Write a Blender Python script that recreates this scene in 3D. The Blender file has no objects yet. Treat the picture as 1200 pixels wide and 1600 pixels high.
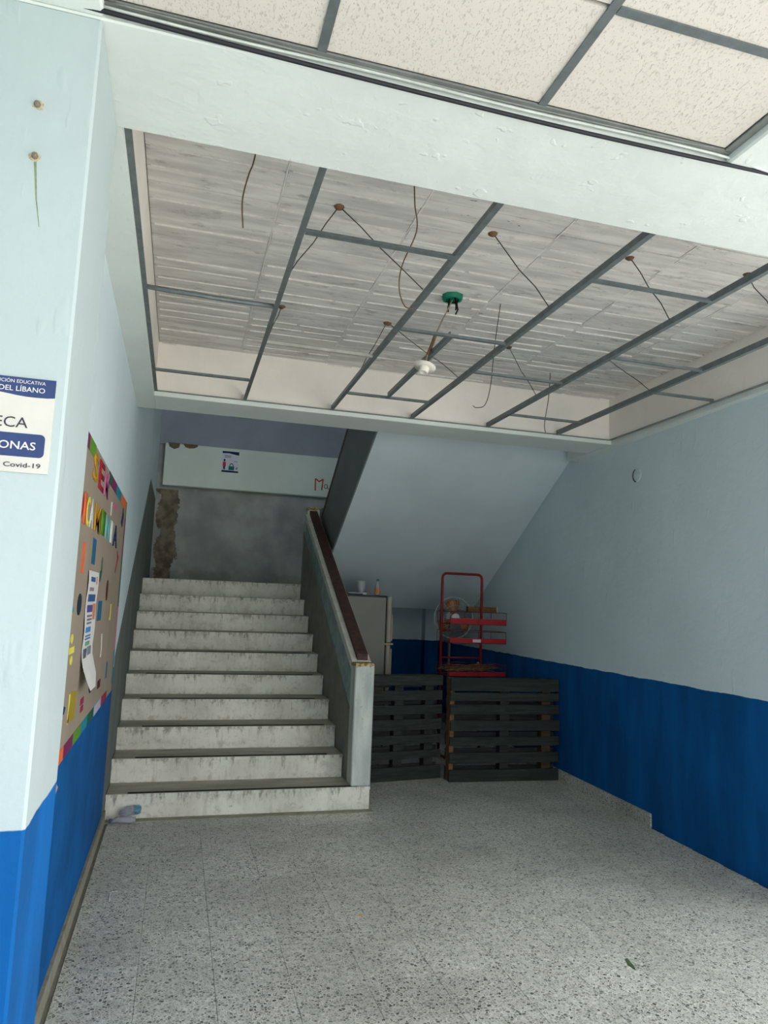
import bpy, bmesh, math, random
from mathutils import Vector, Matrix
random.seed(7)
sc = bpy.context.scene
COL = sc.collection

# ---------------------------------------------------------------- camera
cam_d = bpy.data.cameras.new('camera'); cam = bpy.data.objects.new('camera', cam_d); COL.objects.link(cam)
cam_d.sensor_fit = 'HORIZONTAL'; cam_d.sensor_width = 36.0; cam_d.lens = 36.0*1127.4191/1200.0
cam_d.clip_start = 0.05; cam_d.clip_end = 300
R_ = Vector((0.96136833, -0.27278766, 0.0368488)); U_ = Vector((-0.07018881, -0.11348765, 0.99105705)); F_ = Vector((0.26616625, 0.95535724, 0.12825008))
M = Matrix((R_, U_, -F_)).transposed().to_4x4(); M.translation = Vector((0.37615, 0.0, 1.49986)); cam.matrix_world = M
sc.camera = cam
# ---------------------------------------------------------------- sky, sun, exposure
w = bpy.data.worlds.new('sky'); sc.world = w; w.use_nodes = True
bg = w.node_tree.nodes['Background']; bg.inputs[0].default_value = (0.92, 0.955, 0.98, 1); bg.inputs[1].default_value = 1.6
sun_d = bpy.data.lights.new('sun', 'SUN'); sun_d.energy = 3.4; sun_d.angle = math.radians(3); sun_d.color = (1.0, 0.97, 0.93)
sun = bpy.data.objects.new('sun', sun_d); COL.objects.link(sun)
sun.rotation_euler = Vector((0.02, 0.48, -1.0)).to_track_quat('-Z', 'Y').to_euler(); sun.location = (-3, -8, 12)
vs = sc.view_settings; vs.view_transform = 'Standard'; vs.look = 'None'; vs.gamma = 1; vs.use_curve_mapping = False; vs.exposure = 1.06
sc.display_settings.display_device = 'sRGB'
sc.cycles.use_denoising = True; sc.cycles.max_bounces = 10; sc.cycles.diffuse_bounces = 7

# ---------------------------------------------------------------- helpers
def lin(c):
    out = []
    for v in c[:3]:
        v = v/255.0
        out.append(v/12.92 if v <= 0.04045 else ((v+0.055)/1.055)**2.4)
    return tuple(out)+(1.0,)

class NT:
    def __init__(s, name, rough=0.75, spec=0.3):
        s.m = bpy.data.materials.new(name); s.m.use_nodes = True
        s.t = s.m.node_tree; s.b = s.t.nodes['Principled BSDF']
        s.b.inputs['Roughness'].default_value = rough; s.b.inputs['Specular IOR Level'].default_value = spec
        s.pos = s.t.nodes.new('ShaderNodeNewGeometry').outputs['Position']
        sp = s.t.nodes.new('ShaderNodeSeparateXYZ'); s.t.links.new(s.pos, sp.inputs[0]); s.x, s.y, s.z = sp.outputs
    def put(s, sock, v):
        if hasattr(v, 'is_linked') or hasattr(v, 'links'): s.t.links.new(v, sock)
        else: sock.default_value = v
    def vec(s, scale):
        n = s.t.nodes.new('ShaderNodeMapping'); s.t.links.new(s.pos, n.inputs[0]); n.inputs['Scale'].default_value = scale; return n.outputs[0]
    def noise(s, scale, detail=4, vec=None, rough=0.55):
        n = s.t.nodes.new('ShaderNodeTexNoise'); s.t.links.new(vec or s.pos, n.inputs['Vector'])
        n.inputs['Scale'].default_value = scale; n.inputs['Detail'].default_value = detail; n.inputs['Roughness'].default_value = rough
        return n.outputs['Fac']
    def vor(s, scale, feature='F1', vec=None, out='Distance', rnd=1.0):
        n = s.t.nodes.new('ShaderNodeTexVoronoi'); n.feature = feature; s.t.links.new(vec or s.pos, n.inputs['Vector'])
        n.inputs['Scale'].default_value = scale; n.inputs['Randomness'].default_value = rnd; return n.outputs[out]
    def math(s, op, a, b=0.0, c=0.0, clamp=False):
        n = s.t.nodes.new('ShaderNodeMath'); n.operation = op; n.use_clamp = clamp
        s.put(n.inputs[0], a); s.put(n.inputs[1], b)
        if op in ('MULTIPLY_ADD', 'COMPARE'): s.put(n.inputs[2], c)
        return n.outputs[0]
    def step(s, v, a, b):      # smooth 0..1 between a and b
        n = s.t.nodes.new('ShaderNodeMapRange'); n.interpolation_type = 'SMOOTHSTEP'; s.put(n.inputs[0], v)
        lo, hi, t0, t1 = (a, b, 0.0, 1.0) if a < b else (b, a, 1.0, 0.0)
        n.inputs[1].default_value = lo; n.inputs[2].default_value = hi; n.inputs[3].default_value = t0; n.inputs[4].default_value = t1
        return n.outputs[0]
    def mix(s, f, a, b, mode='MIX'):
        n = s.t.nodes.new('ShaderNodeMix'); n.data_type = 'RGBA'; n.blend_type = mode
        s.put(n.inputs[0], f); s.put(n.inputs[6], a); s.put(n.inputs[7], b); return n.outputs[2]
    def bump(s, h, strength=0.3, dist=0.01):
        n = s.t.nodes.new('ShaderNodeBump'); n.inputs['Strength'].default_value = strength; n.inputs['Distance'].default_value = dist
        s.put(n.inputs['Height'], h); s.t.links.new(n.outputs[0], s.b.inputs['Normal'])
    def col(s, c): s.put(s.b.inputs['Base Color'], c); return s.m

def plain(name, c, rough=0.6, var=0.12, scale=14, metal=0.0, bump=0.0, bscale=60, spec=0.3):
    n = NT(name, rough, spec); c = lin(c)
    d = tuple(v*(1-var) for v in c[:3])+(1,); l = tuple(min(1, v*(1+var)) for v in c[:3])+(1,)
    n.b.inputs['Metallic'].default_value = metal
    f = n.step(n.noise(scale, 5), 0.3, 0.7)
    if bump: n.bump(n.noise(bscale, 4), bump, 0.004)
    return n.col(n.mix(f, d, l))

def plaster(n, amt=0.35):
    """roller-painted plaster relief: fine stipple, broad hand-trowelled waves and a few drips"""
    a = n.noise(9, 3); b = n.noise(70, 4); c = n.step(n.noise(16, 2, n.vec((1, 1, .25))), 0.66, 0.72)
    h = n.math('ADD', n.math('MULTIPLY', a, 1.3), n.math('ADD', n.math('MULTIPLY', b, 0.25), n.math('MULTIPLY', c, 0.35)))
    n.bump(h, amt, 0.012)

def painted(name, c, rough=0.6, var=0.06, amt=0.3, dirt=0.12):
    n = NT(name, rough, 0.35); c = lin(c)
    base = n.mix(n.step(n.noise(2.2, 5), 0.3, 0.7), tuple(v*(1-var) for v in c[:3])+(1,), tuple(min(1, v*(1+var)) for v in c[:3])+(1,))
    sp = n.math('MULTIPLY', n.step(n.noise(7, 7, rough=.7), 0.62, 0.78), dirt)
    plaster(n, amt); return n.col(n.mix(sp, base, lin((110, 108, 98))))

ORG = {}
def root(name, loc, label=None, cat=None, group=None, kind=None):
    o = bpy.data.objects.new(name, None); COL.objects.link(o); o.location = loc; o.empty_display_size = 0.1
    ORG[o.name] = Vector(loc); tag(o, label, cat, group, kind); return o
def tag(o, label=None, cat=None, group=None, kind=None):
    if label: o['label'] = label
    if cat: o['category'] = cat
    if group: o['group'] = group
    if kind: o['kind'] = kind
    return o
def bm_obj(name, bm, mat, parent=None, smooth=False):
    """link a bmesh given in world coordinates as one mesh object"""
    off = ORG.get(parent.name, Vector((0, 0, 0))) if parent else Vector((0, 0, 0))
    me = bpy.data.meshes.new(name)
    bmesh.ops.recalc_face_normals(bm, faces=bm.faces)
    if off.length: bmesh.ops.translate(bm, verts=bm.verts, vec=-off)
    bm.to_mesh(me); bm.free()
    if smooth:
        for p in me.polygons: p.use_smooth = True
    mats = mat if isinstance(mat, (list, tuple)) else [mat]
    for m in mats: me.materials.append(m)
    o = bpy.data.objects.new(name, me); COL.objects.link(o)
    if parent: o.parent = parent
    ORG[o.name] = off.copy()
    return o
def a_box(bm, x0, x1, y0, y1, z0, z1, bev=0.0, M=None, mi=0):
    n = bmesh.new(); vs_ = [n.verts.new((x, y, z)) for x in (x0, x1) for y in (y0, y1) for z in (z0, z1)]
    for f in ((0, 1, 3, 2), (4, 6, 7, 5), (0, 4, 5, 1), (2, 3, 7, 6), (0, 2, 6, 4), (1, 5, 7, 3)): n.faces.new([vs_[i] for i in f])
    bmesh.ops.recalc_face_normals(n, faces=n.faces)
    if bev: bmesh.ops.bevel(n, geom=list(n.edges), offset=bev, segments=1, affect='EDGES')
    merge(bm, n, M, mi)
def merge(bm, n, M=None, mi=0):
    if M is not None: bmesh.ops.transform(n, matrix=M, verts=n.verts)
    mp = {v: bm.verts.new(v.co) for v in n.verts}
    for f in n.faces:
        try:
            g = bm.faces.new([mp[v] for v in f.verts]); g.material_index = mi; g.smooth = f.smooth
        except ValueError: pass
    n.free()
def a_prism(bm, pts, axis, a, b, mi=0):
    """polygon pts in the plane perpendicular to axis, extruded from a to b"""
    def P(p, t): return {'x': (t, p[0], p[1]), 'y': (p[0], t, p[1]), 'z': (p[0], p[1], t)}[axis]
    A = [bm.verts.new(P(p, a)) for p in pts]; B = [bm.verts.new(P(p, b)) for p in pts]; k = len(pts)
    fs = [bm.faces.new(A), bm.faces.new(B[::-1])]
    for i in range(k): fs.append(bm.faces.new((A[i], B[i], B[(i+1) % k], A[(i+1) % k])))
    for f in fs: f.material_index = mi
def a_tube(bm, path, r, seg=8, closed=False, cap=True, mi=0):
    path = [Vector(p) for p in path]; n = len(path); rings = []
    rad = r if isinstance(r, (list, tuple)) else [r]*n; prev = None
    for i, p in enumerate(path):
        t = (path[(i+1) % n]-path[i-1]) if closed else (path[min(i+1, n-1)]-path[max(i-1, 0)])
        if t.length < 1e-9: t = Vector((0, 0, 1))
        t.normalize()
        if prev is None:
            up = Vector((0, 0, 1)) if abs(t.z) < .9 else Vector((1, 0, 0)); u = t.cross(up).normalized()
        else:
            u = (prev-t*prev.dot(t)); u = u.normalized() if u.length > 1e-6 else t.orthogonal().normalized()
        prev = u; v = t.cross(u)
        rings.append([bm.verts.new(p+(u*math.cos(2*math.pi*k/seg)+v*math.sin(2*math.pi*k/seg))*rad[i]) for k in range(seg)])
    for i in range(n if closed else n-1):
        a, b = rings[i], rings[(i+1) % n]
        for k in range(seg):
            f = bm.faces.new((a[k], a[(k+1) % seg], b[(k+1) % seg], b[k])); f.smooth = True; f.material_index = mi
    if cap and not closed:
        for rr in (rings[0][::-1], rings[-1]):
            f = bm.faces.new(rr); f.material_index = mi
def a_lathe(bm, prof, seg=24, M=None, mi=0):
    n = bmesh.new(); rings = []
    for (r, z) in prof:
        rings.append([n.verts.new((r*math.cos(2*math.pi*k/seg), r*math.sin(2*math.pi*k/seg), z)) for k in range(seg)] if r > 1e-6 else [n.verts.new((0, 0, z))])
    for a, b in zip(rings, rings[1:]):
        for k in range(seg):
            k2 = (k+1) % seg
            if len(a) == 1 and len(b) == 1: continue
            if len(a) == 1: f = n.faces.new((a[0], b[k2], b[k]))
            elif len(b) == 1: f = n.faces.new((a[k], a[k2], b[0]))
            else: f = n.faces.new((a[k], a[k2], b[k2], b[k]))
            f.smooth = True
    merge(bm, n, M, mi)
def box(name, b, mat, parent=None, bev=0.0):
    bm = bmesh.new(); a_box(bm, *b, bev=bev); return bm_obj(name, bm, mat, parent)
def prism(name, pts, axis, a, b, mat, parent=None):
    bm = bmesh.new(); a_prism(bm, pts, axis, a, b); return bm_obj(name, bm, mat, parent)
def tube(name, path, r, mat, parent=None, seg=8, closed=False):
    bm = bmesh.new(); a_tube(bm, path, r, seg, closed); return bm_obj(name, bm, mat, parent)
def smooth_path(pts, n=8):
    P = [Vector(p) for p in pts]; out = []
    for i in range(len(P)-1):
        p0, p1, p2, p3 = P[max(i-1, 0)], P[i], P[i+1], P[min(i+2, len(P)-1)]
        for k in range(n):
            t = k/n
            out.append(0.5*((2*p1)+(p2-p0)*t+(2*p0-5*p1+4*p2-p3)*t*t+(3*p1-p0-3*p2+p3)*t**3))
    return out+[P[-1]]
def lettering(body, size, extrude=0.0, offset=0.0):
    """flat letters of a text as a bmesh in the xy plane, origin at left baseline; returns bmesh, width"""
    cu = bpy.data.curves.new('t', 'FONT'); cu.body = body; cu.size = size; cu.extrude = extrude; cu.resolution_u = 3; cu.offset = offset
    ob = bpy.data.objects.new('t', cu); COL.objects.link(ob); dg = bpy.context.evaluated_depsgraph_get()
    me = bpy.data.meshes.new_from_object(ob.evaluated_get(dg)); bm = bmesh.new(); bm.from_mesh(me)
    bpy.data.objects.remove(ob); bpy.data.curves.remove(cu); bpy.data.meshes.remove(me)
    xs = [v.co.x for v in bm.verts] or [0]; return bm, min(xs), max(xs)
def fit_bm(n, u0, u1, v0, v1):
    xs = [v.co.x for v in n.verts]; ys = [v.co.y for v in n.verts]; ax, bx, ay, by = min(xs), max(xs), min(ys), max(ys)
    for v in n.verts:
        v.co.x = u0+(v.co.x-ax)/max(bx-ax, 1e-6)*(u1-u0); v.co.y = v0+(v.co.y-ay)/max(by-ay, 1e-6)*(v1-v0)
FRONT = Matrix(((1, 0, 0, 0), (0, 0, -1, 0), (0, 1, 0, 0), (0, 0, 0, 1)))     # xy -> xz, facing -y
LEFTW = Matrix(((0, 0, 1, 0), (1, 0, 0, 0), (0, 1, 0, 0), (0, 0, 0, 1)))      # xy -> yz, facing +x

# ---------------------------------------------------------------- materials
BLUE = lin((0, 86, 150)); SKYB = lin((208, 223, 227)); GREY = lin((116, 122, 118))
def dado_mat(name, zd, upper=SKYB, lower=BLUE, rough=0.75):
    n = NT(name, rough, 0.2)
    zz = n.math('ADD', n.z, n.math('MULTIPLY', n.math('SUBTRACT', n.noise(6, 4), .5), 0.022))
    f = n.step(zz, zd-.002, zd+.002)
    up = n.mix(n.step(n.noise(1.4, 5), .3, .7), tuple(v*.93 for v in upper[:3])+(1,), upper)
    st = n.math('MULTIPLY', n.step(n.noise(5, 7, n.vec((1, 1, .5)), .7), .64, .8), .2)
    up = n.mix(st, up, lin((120, 122, 116)))
    lo = n.mix(n.step(n.noise(3, 4, n.vec((1.5, 1.5, .35))), .35, .68), tuple(v*.72 for v in lower[:3])+(1,), tuple(v*1.12 for v in lower[:3])+(1,))
    plaster(n, .3); return n.col(n.mix(f, lo, up))
m_wallR = dado_mat('wall_right_paint', 1.034)
m_wallB = dado_mat('wall_back_paint', 1.037)
m_pillar_dim = dado_mat('dimmed_pillar_paint', 1.02, lin((180, 193, 194)), lin((0, 98, 172)))  # upper wall paint darkened here to offset the strong light on the pillar
def left_mat():
    n = NT('wall_left_paint', .8, .15)
    zz = n.math('ADD', n.z, n.math('MULTIPLY', n.math('SUBTRACT', n.noise(6, 4), .5), 0.02))
    f = n.step(zz, 1.03, 1.034)
    lo = n.mix(n.step(n.noise(3, 4), .35, .68), tuple(v*.75 for v in BLUE[:3])+(1,), tuple(v*1.1 for v in BLUE[:3])+(1,))
    up = n.mix(n.step(n.noise(1.4, 5), .3, .7), tuple(v*.94 for v in SKYB[:3])+(1,), SKYB)
    c = n.mix(f, lo, up)
    lim = n.math('MINIMUM', n.math('MULTIPLY_ADD', n.math('SUBTRACT', n.y, 5.17), .557, 1.10), 2.78)
    g = n.math('MULTIPLY', n.step(n.math('SUBTRACT', lim, zz), -.003, .003), n.step(n.y, 5.165, 5.175))
    gr = n.mix(n.step(n.noise(4, 6, n.vec((1, 1, .3))), .3, .7), tuple(v*.8 for v in GREY[:3])+(1,), GREY)
    plaster(n, .25); return n.col(n.mix(g, c, gr))
m_wallL = left_mat()
m_beam = painted('white_beam_paint', (218, 224, 219), .6, .04, .35, .10)
m_face = painted('white_recess_paint', (236, 230, 221), .7, .05, .25, .12)
m_soffit = painted('pale_blue_soffit_paint', (210, 222, 226), .5, .04, .15, .08)
m_string = painted('grey_stringer_paint', (112, 116, 114), .6, .07, .25, .15)
m_landbeam = painted('pale_landing_beam_paint', (206, 216, 210), .6, .05, .25, .12)
m_upblue = painted('dull_blue_upper_paint', (140, 146, 158), .65, .08, .25, .2)
def landing_mat():
    n = NT('landing_wall_paint', .65, .3)
    b = n.mix(n.step(n.noise(2.2, 6), .3, .7), lin((128, 132, 131)), lin((162, 165, 162)))
    yel = n.step(n.noise(3, 5), .55, .75); b = n.mix(n.math('MULTIPLY', yel, .3), b, lin((132, 126, 104)))
    # flaked patch of bare render near the left corner
    edge = n.math('MULTIPLY_ADD', n.math('SUBTRACT', n.noise(5, 6, rough=.65), .5), .34, n.x)
    p = n.math('MULTIPLY', n.step(edge, .29, .275), n.step(edge, .035, .05))
    p = n.math('MULTIPLY', p, n.step(n.z, 2.93, 2.90))
    skirt = n.step(n.math('MULTIPLY_ADD', n.noise(7, 7, rough=.7), .5, n.z), 2.14, 2.04)
    br = n.mix(n.step(n.noise(9, 6), .35, .65), lin((80, 72, 58)), lin((122, 112, 92)))
    b = n.mix(n.math('MULTIPLY', skirt, .22), b, lin((88, 82, 66)))
    c = n.mix(p, b, br); n.bump(n.math('ADD', n.math('MULTIPLY', p, -1.0), n.math('MULTIPLY', n.noise(40, 4), .3)), .5, .012)
    return n.col(c)
m_landing = landing_mat()
def terrazzo(name, dark=1.0):
    n = NT(name, .42, .4)
    wv = n.t.nodes.new('ShaderNodeTexVoronoi'); n.t.links.new(n.vec((1, 1, 1)), wv.inputs['Vector']); wv.inputs['Scale'].default_value = 78; wv.inputs['Randomness'].default_value = 1
    sp = n.t.nodes.new('ShaderNodeSeparateColor'); n.t.links.new(wv.outputs['Color'], sp.inputs[0])
    ed = n.vor(78, 'DISTANCE_TO_EDGE')
    chip = n.step(ed, .055, .095)
    tone = n.t.nodes.new('ShaderNodeValToRGB'); n.t.links.new(sp.outputs[0], tone.inputs[0]); e = tone.color_ramp.elements
    e[0].color = lin((84, 88, 82)); e[0].position = .06; e[1].color = lin((196, 196, 187)); e[1].position = .95
    k = e.new(.24); k.color = lin((148, 149, 141)); k = e.new(.6); k.color = lin((172, 173, 165))
    mat_ = n.mix(n.step(n.noise(30, 4), .3, .7), lin((204, 204, 194)), lin((226, 225, 215)))
    c = n.mix(chip, mat_, tone.outputs[0])
    grime = n.math('MULTIPLY', n.step(n.noise(1.1, 6, rough=.65), .42, .72), .34)
    c = n.mix(grime, c, lin((92, 91, 82)), 'MIX')
    rnd = n.t.nodes.new('ShaderNodeObjectInfo').outputs['Random']
    c = n.mix(n.math('MULTIPLY', rnd, .14), c, lin((96, 96, 88)))
    n.put(n.b.inputs['Roughness'], n.math('MULTIPLY_ADD', n.noise(4, 4), .3, .30))
    return n.col(c)
m_terr = terrazzo('terrazzo_tile')
m_joint = plain('dark_tile_joint', (128, 126, 118), .9)
RH_ = 0.17
def riser_mat():
    n = NT('worn_white_riser_paint', .65, .3)
    b = n.mix(n.step(n.noise(3, 5), .3, .7), lin((200, 198, 185)), lin((224, 222, 210)))
    streak = n.step(n.noise(22, 6, n.vec((1, 1, .18)), .7), .50, .68)
    b = n.mix(n.math('MULTIPLY', streak, .22), b, lin((120, 115, 100)))
    spk = n.step(n.noise(40, 8, rough=.8), .56, .68); b = n.mix(n.math('MULTIPLY', spk, .55), b, lin((98, 93, 80)))
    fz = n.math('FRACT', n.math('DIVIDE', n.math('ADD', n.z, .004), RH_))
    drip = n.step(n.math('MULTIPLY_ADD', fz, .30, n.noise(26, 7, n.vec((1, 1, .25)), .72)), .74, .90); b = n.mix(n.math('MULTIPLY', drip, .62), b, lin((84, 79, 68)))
    low = n.step(n.math('MULTIPLY_ADD', n.math('SUBTRACT', 1.0, fz), .25, n.noise(18, 6)), .74, .88); b = n.mix(n.math('MULTIPLY', low, .4), b, lin((140, 128, 96)))
    sp2 = n.step(n.noise(9, 6, n.vec((.6, 1, 1)), .7), .52, .70); b = n.mix(n.math('MULTIPLY', sp2, .28), b, lin((112, 108, 92)))
    stain = n.step(n.noise(6, 5, rough=.6), .56, .72); b = n.mix(n.math('MULTIPLY', stain, .3), b, lin((150, 140, 108)))
    n.bump(n.noise(30, 5), .25, .006); return n.col(b)
m_riser = riser_mat()
def tread_mat():
    n = NT('worn_cement_tread', .6, .35)
    b = n.mix(n.step(n.noise(4, 6, n.vec((.5, 2, 1))), .3, .7), lin((134, 130, 117)), lin((170, 165, 151)))
    b = n.mix(n.math('MULTIPLY', n.step(n.noise(28, 6, rough=.7), .56, .72), .5), b, lin((70, 66, 58)))
    n.bump(n.noise(50, 4), .2, .004); return n.col(b)
m_tread = tread_mat()
m_black = plain('black_rubber', (22, 21, 20), .8)
m_cement = plain('rough_cement', (138, 134, 118), .85, .18, 18, bump=.3)
m_body = plain('cement_body', (120, 118, 108), .85, .1)
def board_mat():
    n = NT('board_marked_concrete', .8, .2)
    info = n.t.nodes.new('ShaderNodeObjectInfo').outputs['Random']
    b = n.mix(n.step(n.noise(5, 6, n.vec((.45, 3, 1)), .62), .32, .68), lin((192, 189, 185)), lin((226, 223, 217)))
    b = n.mix(n.math('MULTIPLY', info, .35), b, lin((178, 176, 173)))
    st = n.step(n.noise(11, 8, n.vec((.55, 1.5, 1)), .75), .54, .70); b = n.mix(n.math('MULTIPLY', st, .6), b, lin((120, 116, 112)))
    fl = n.math('MULTIPLY', n.step(n.noise(24, 8, n.vec((.5, 1.2, 1)), .75), .63, .67), n.step(n.math('MULTIPLY_ADD', n.x, .06, n.noise(1.6, 3)), .54, .66))
    b = n.mix(fl, b, lin((66, 58, 50)))
    n.bump(n.noise(24, 6, n.vec((.35, 2, 1)), .65), .35, .006); return n.col(b)
m_board = board_mat()
m_fin = plain('light_concrete_fin', (214, 211, 206), .8, .08, 30)
def tile_mat():
    n = NT('acoustic_ceiling_tile', .85, .15)
    sq = n.vec((1.0, .45, 1))
    pit = n.step(n.vor(210, vec=sq), .10, .30)
    fis = n.step(n.noise(120, 4, sq), .32, .42)
    h = n.math('MULTIPLY', pit, fis); n.bump(h, .6, .002)
    b = n.mix(h, lin((200, 192, 181)), lin((216, 209, 199)))
    y = n.math('MULTIPLY', n.step(n.noise(5, 2), .70, .76), .35)
    return n.col(n.mix(y, b, lin((236, 226, 180))))
m_tile = tile_mat()
m_tee = plain('grey_metal_tee', (112, 120, 121), .45, .14, 20, metal=.35)
m_teew = plain('pale_metal_tee', (176, 176, 168), .5, .14, 20, metal=.2)
m_wire = plain('dark_steel_wire', (64, 58, 52), .6)
m_rust = plain('rusty_wire', (104, 78, 54), .7, .25)
m_cable = plain('black_cable', (34, 36, 42), .45)
m_cablew = plain('white_painted_cable', (206, 212, 206), .5)

# ================================================================ THE SETTING
def struct(o, label): return tag(o, label, None, None, 'structure')
XR = lambda y: 3.71+0.04*(y-4.0)
Y0, G, RH, W = 5.3718, 0.3041, 0.17, 1.70
YE = 0.1; XE = 4.15; YBK = 9.85; ZB = 2.85; ZG = 2.88
# floor: mortar bed, then every terrazzo tile in view as its own piece
fl = box('floor', (-4.0, XE, YE, 10.05, -.14, -.006), m_joint)
struct(fl, 'grey speckled terrazzo tile floor of the stair hall and corridor')
T = 0.295
def tile_mesh(name, hx, hy):
    bm = bmesh.new(); a_box(bm, -hx, hx, -hy, hy, -.008, 0, bev=.0006); me = bpy.data.meshes.new(name); bm.to_mesh(me); bm.free(); me.materials.append(m_terr); return me
tme = tile_mesh('floor_tile', T/2-.0008, T/2-.0008)
rest = bmesh.new(); cnt = 0
nx0 = int(-4.0//T); ny0 = int(-1.9//T)
for j in range(ny0, 34):
    for i in range(nx0, 27):
        cx, cy = .03+(i+.5)*T, .06+(j+.5)*T
        if cy > YBK-.1 or cy < YE+.1 or cx < -3.9 or cx > XE-.15: continue
        inside = -.03 < cx < 3.75
        if not inside and cy > 1.75: continue
        if inside and cx < 1.85 and cy > Y0+.15: continue
        vis = inside and 2.2 < cy < 8.0 and cx < .376+(cy)*0.95+.3
        if cx-T/2 < .0 and cy > 2.0 or cx+T/2 > XR(cy)-.01 and cy > 2.0:
            x0, x1 = max(cx-T/2+.0012, .001), min(cx+T/2-.0008, XR(cy)-.012)
            if vis and x1-x0 > .03:
                bm = bmesh.new(); a_box(bm, x0, x1, cy-T/2+.0012, cy+T/2-.0008, -.008, 0, bev=.0006); bm_obj('floor_tile', bm, m_terr, fl)
            elif x1-x0 > .03: a_box(rest, x0, x1, cy-T/2+.0012, cy+T/2-.0008, -.008, 0)
            continue
        if vis and cnt < 298:
            o = bpy.data.objects.new('floor_tile', tme); COL.objects.link(o); o.parent = fl; o.location = (cx, cy, 0); cnt += 1
        else: a_box(rest, cx-T/2+.0012, cx+T/2-.0008, cy-T/2+.0012, cy+T/2-.0008, -.008, 0)
o = bm_obj('floor_tile_field', rest, m_terr, fl); o['kind'] = 'stuff'
box('cement_strip', (.012, 1.86, 5.30, 5.372, -.006, .006), m_cement, fl)

# walls
o = struct(box('wall_left', (-.22, 0, 2.09, YBK+.2, -.1, 6.2), m_wallL), 'pale blue plaster wall with blue dado behind the bulletin board')
bm = bmesh.new(); a_prism(bm, [(XR(3.15), 3.15), (XR(3.15)+.3, 3.15), (XR(10.05)+.3, 10.05), (XR(10.05), 10.05)], 'z', -.1, 6.2)
struct(bm_obj('wall_right', bm, m_wallR), 'long pale blue wall with dark blue dado on the right')
struct(box('wall_back', (0, 4.0, YBK, YBK+.2, -.1, 1.48), m_wallB), 'blue and pale blue back wall under the stair landing')
wl = struct(box('wall_landing', (0, 4.0, YBK, YBK+.2, 1.70, 3.52), m_landing), 'grimy grey landing wall with flaked brown patch')
struct(box('wall_upper', (0, 4.0, YBK, YBK+.2, 3.51, 6.2), m_upblue), 'dull blue wall above the landing beam')
lb = struct(box('landing_beam', (.075, 4.0, YBK-.10, YBK+.2, 2.955, 3.52), m_landbeam, bev=.008), 'pale green concrete beam crossing above the landing')
prism('flaked_render', [(.11, 3.525), (.13, 3.47), (.19, 3.44), (.25, 3.465), (.265, 3.525)], 'y', YBK-.102, YBK-.09, plain('bare_render', (106, 94, 76), .9, .25, 30), lb)
prism('flaked_render', [(.30, 3.525), (.33, 3.48), (.38, 3.465), (.45, 3.475), (.49, 3.50), (.49, 3.525)], 'y', YBK-.102, YBK-.09, bpy.data.materials['bare_render'], lb)
struct(box('wall_front', (-4.0, -.36, 1.72, 1.98, -.1, 3.3), m_pillar_dim), 'pale corridor wall left of the pillar')
m_pl = m_pillar_dim
struct(box('pillar_shade_wall', (-.60, -.285, -7.0, 1.68, -.16, 6.4), m_pillar_dim), 'added out-of-view wall left of the camera that shades the pillar front')  # unseen wall, added to keep light off the pillar front
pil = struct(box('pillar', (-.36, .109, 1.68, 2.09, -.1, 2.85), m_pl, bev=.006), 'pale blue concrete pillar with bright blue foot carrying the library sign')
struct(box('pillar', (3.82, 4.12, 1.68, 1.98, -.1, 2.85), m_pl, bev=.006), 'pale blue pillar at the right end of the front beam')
# beams round the recessed ceiling
struct(box('front_beam', (-.36, XE, 1.68, 2.09, ZB, 3.4), m_beam, bev=.004), 'wide white concrete beam across the top of the opening')
struct(box('left_beam', (-.02, .124, 2.09, 5.36, ZB, 3.4), m_beam), 'narrow white beam along the left wall')
bm = bmesh.new(); a_prism(bm, [(3.63, 2.09), (XR(2.09)+.02, 2.09), (XR(5.7)+.02, 5.70), (3.66, 5.70)], 'z', ZB, 3.4)
struct(bm_obj('right_beam', bm, m_beam), 'narrow white beam along the right wall')
struct(box('back_beam', (.124, 3.65, 4.995, 5.36, ZB, 3.4), [m_beam], bev=.003), 'white beam at the head of the stairwell')
# cream paint above the grid line on the recess faces
struct(box('trim_1', (.125, 3.63, 4.985, 4.995, ZG+.004, 3.225), m_face), 'cream painted inner face of the back beam')
struct(box('trim_2', (.124, .130, 2.09, 4.99, ZG+.004, 3.225), m_face), 'cream painted inner face of the left beam')
struct(box('trim_3', (3.622, 3.63, 2.09, 4.99, ZG+.004, 3.225), m_face), 'cream painted inner face of the right beam')
# slab with board marks
slab = struct(box('ceiling_slab', (0, 3.9, 2.0, 5.3, 3.235, 3.4), m_board), 'stained board-marked concrete slab above the missing ceiling tiles')
cols = [.13, .68, 1.28, 1.95, 2.60, 3.20, 3.622]
fin = bmesh.new()
for a, b in zip(cols, cols[1:]):
    y = 2.09
    while y < 4.985:
        d = random.choice((.085, .10, .115, .13)); y1 = min(y+d, 4.985)
        if 4.985-y1 < .04: y1 = 4.985
        dz = random.uniform(-.003, .003)
        box('formwork_board', (a+.004, b-.004, y+.002, y1-.002, 3.220+dz, 3.24), m_board, slab)
        if random.random() < .62:
            x = a+.02
            while x < b-.05:
                L = random.uniform(.25, .60); x2 = min(x+L, b-.01); t = random.uniform(.0007, .0018); s = random.uniform(-.004, .004)
                bmf = bmesh.new()
                a_prism(fin, [(x, y1-t), (x, y1+t), (x2, y1+t*.6+s), (x2, y1-t*.6+s)], 'z', 3.211+random.uniform(0, .004), 3.236); bmf.free()
                x = x2+random.choice((0, 0, .02, .08))
        y = y1
for x in cols[1:-1]: a_box(fin, x-.003, x+.003, 2.09, 4.98, 3.219, 3.236)
o = bm_obj('formwork_fins', fin, m_fin, slab); o['kind'] = 'stuff'
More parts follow.
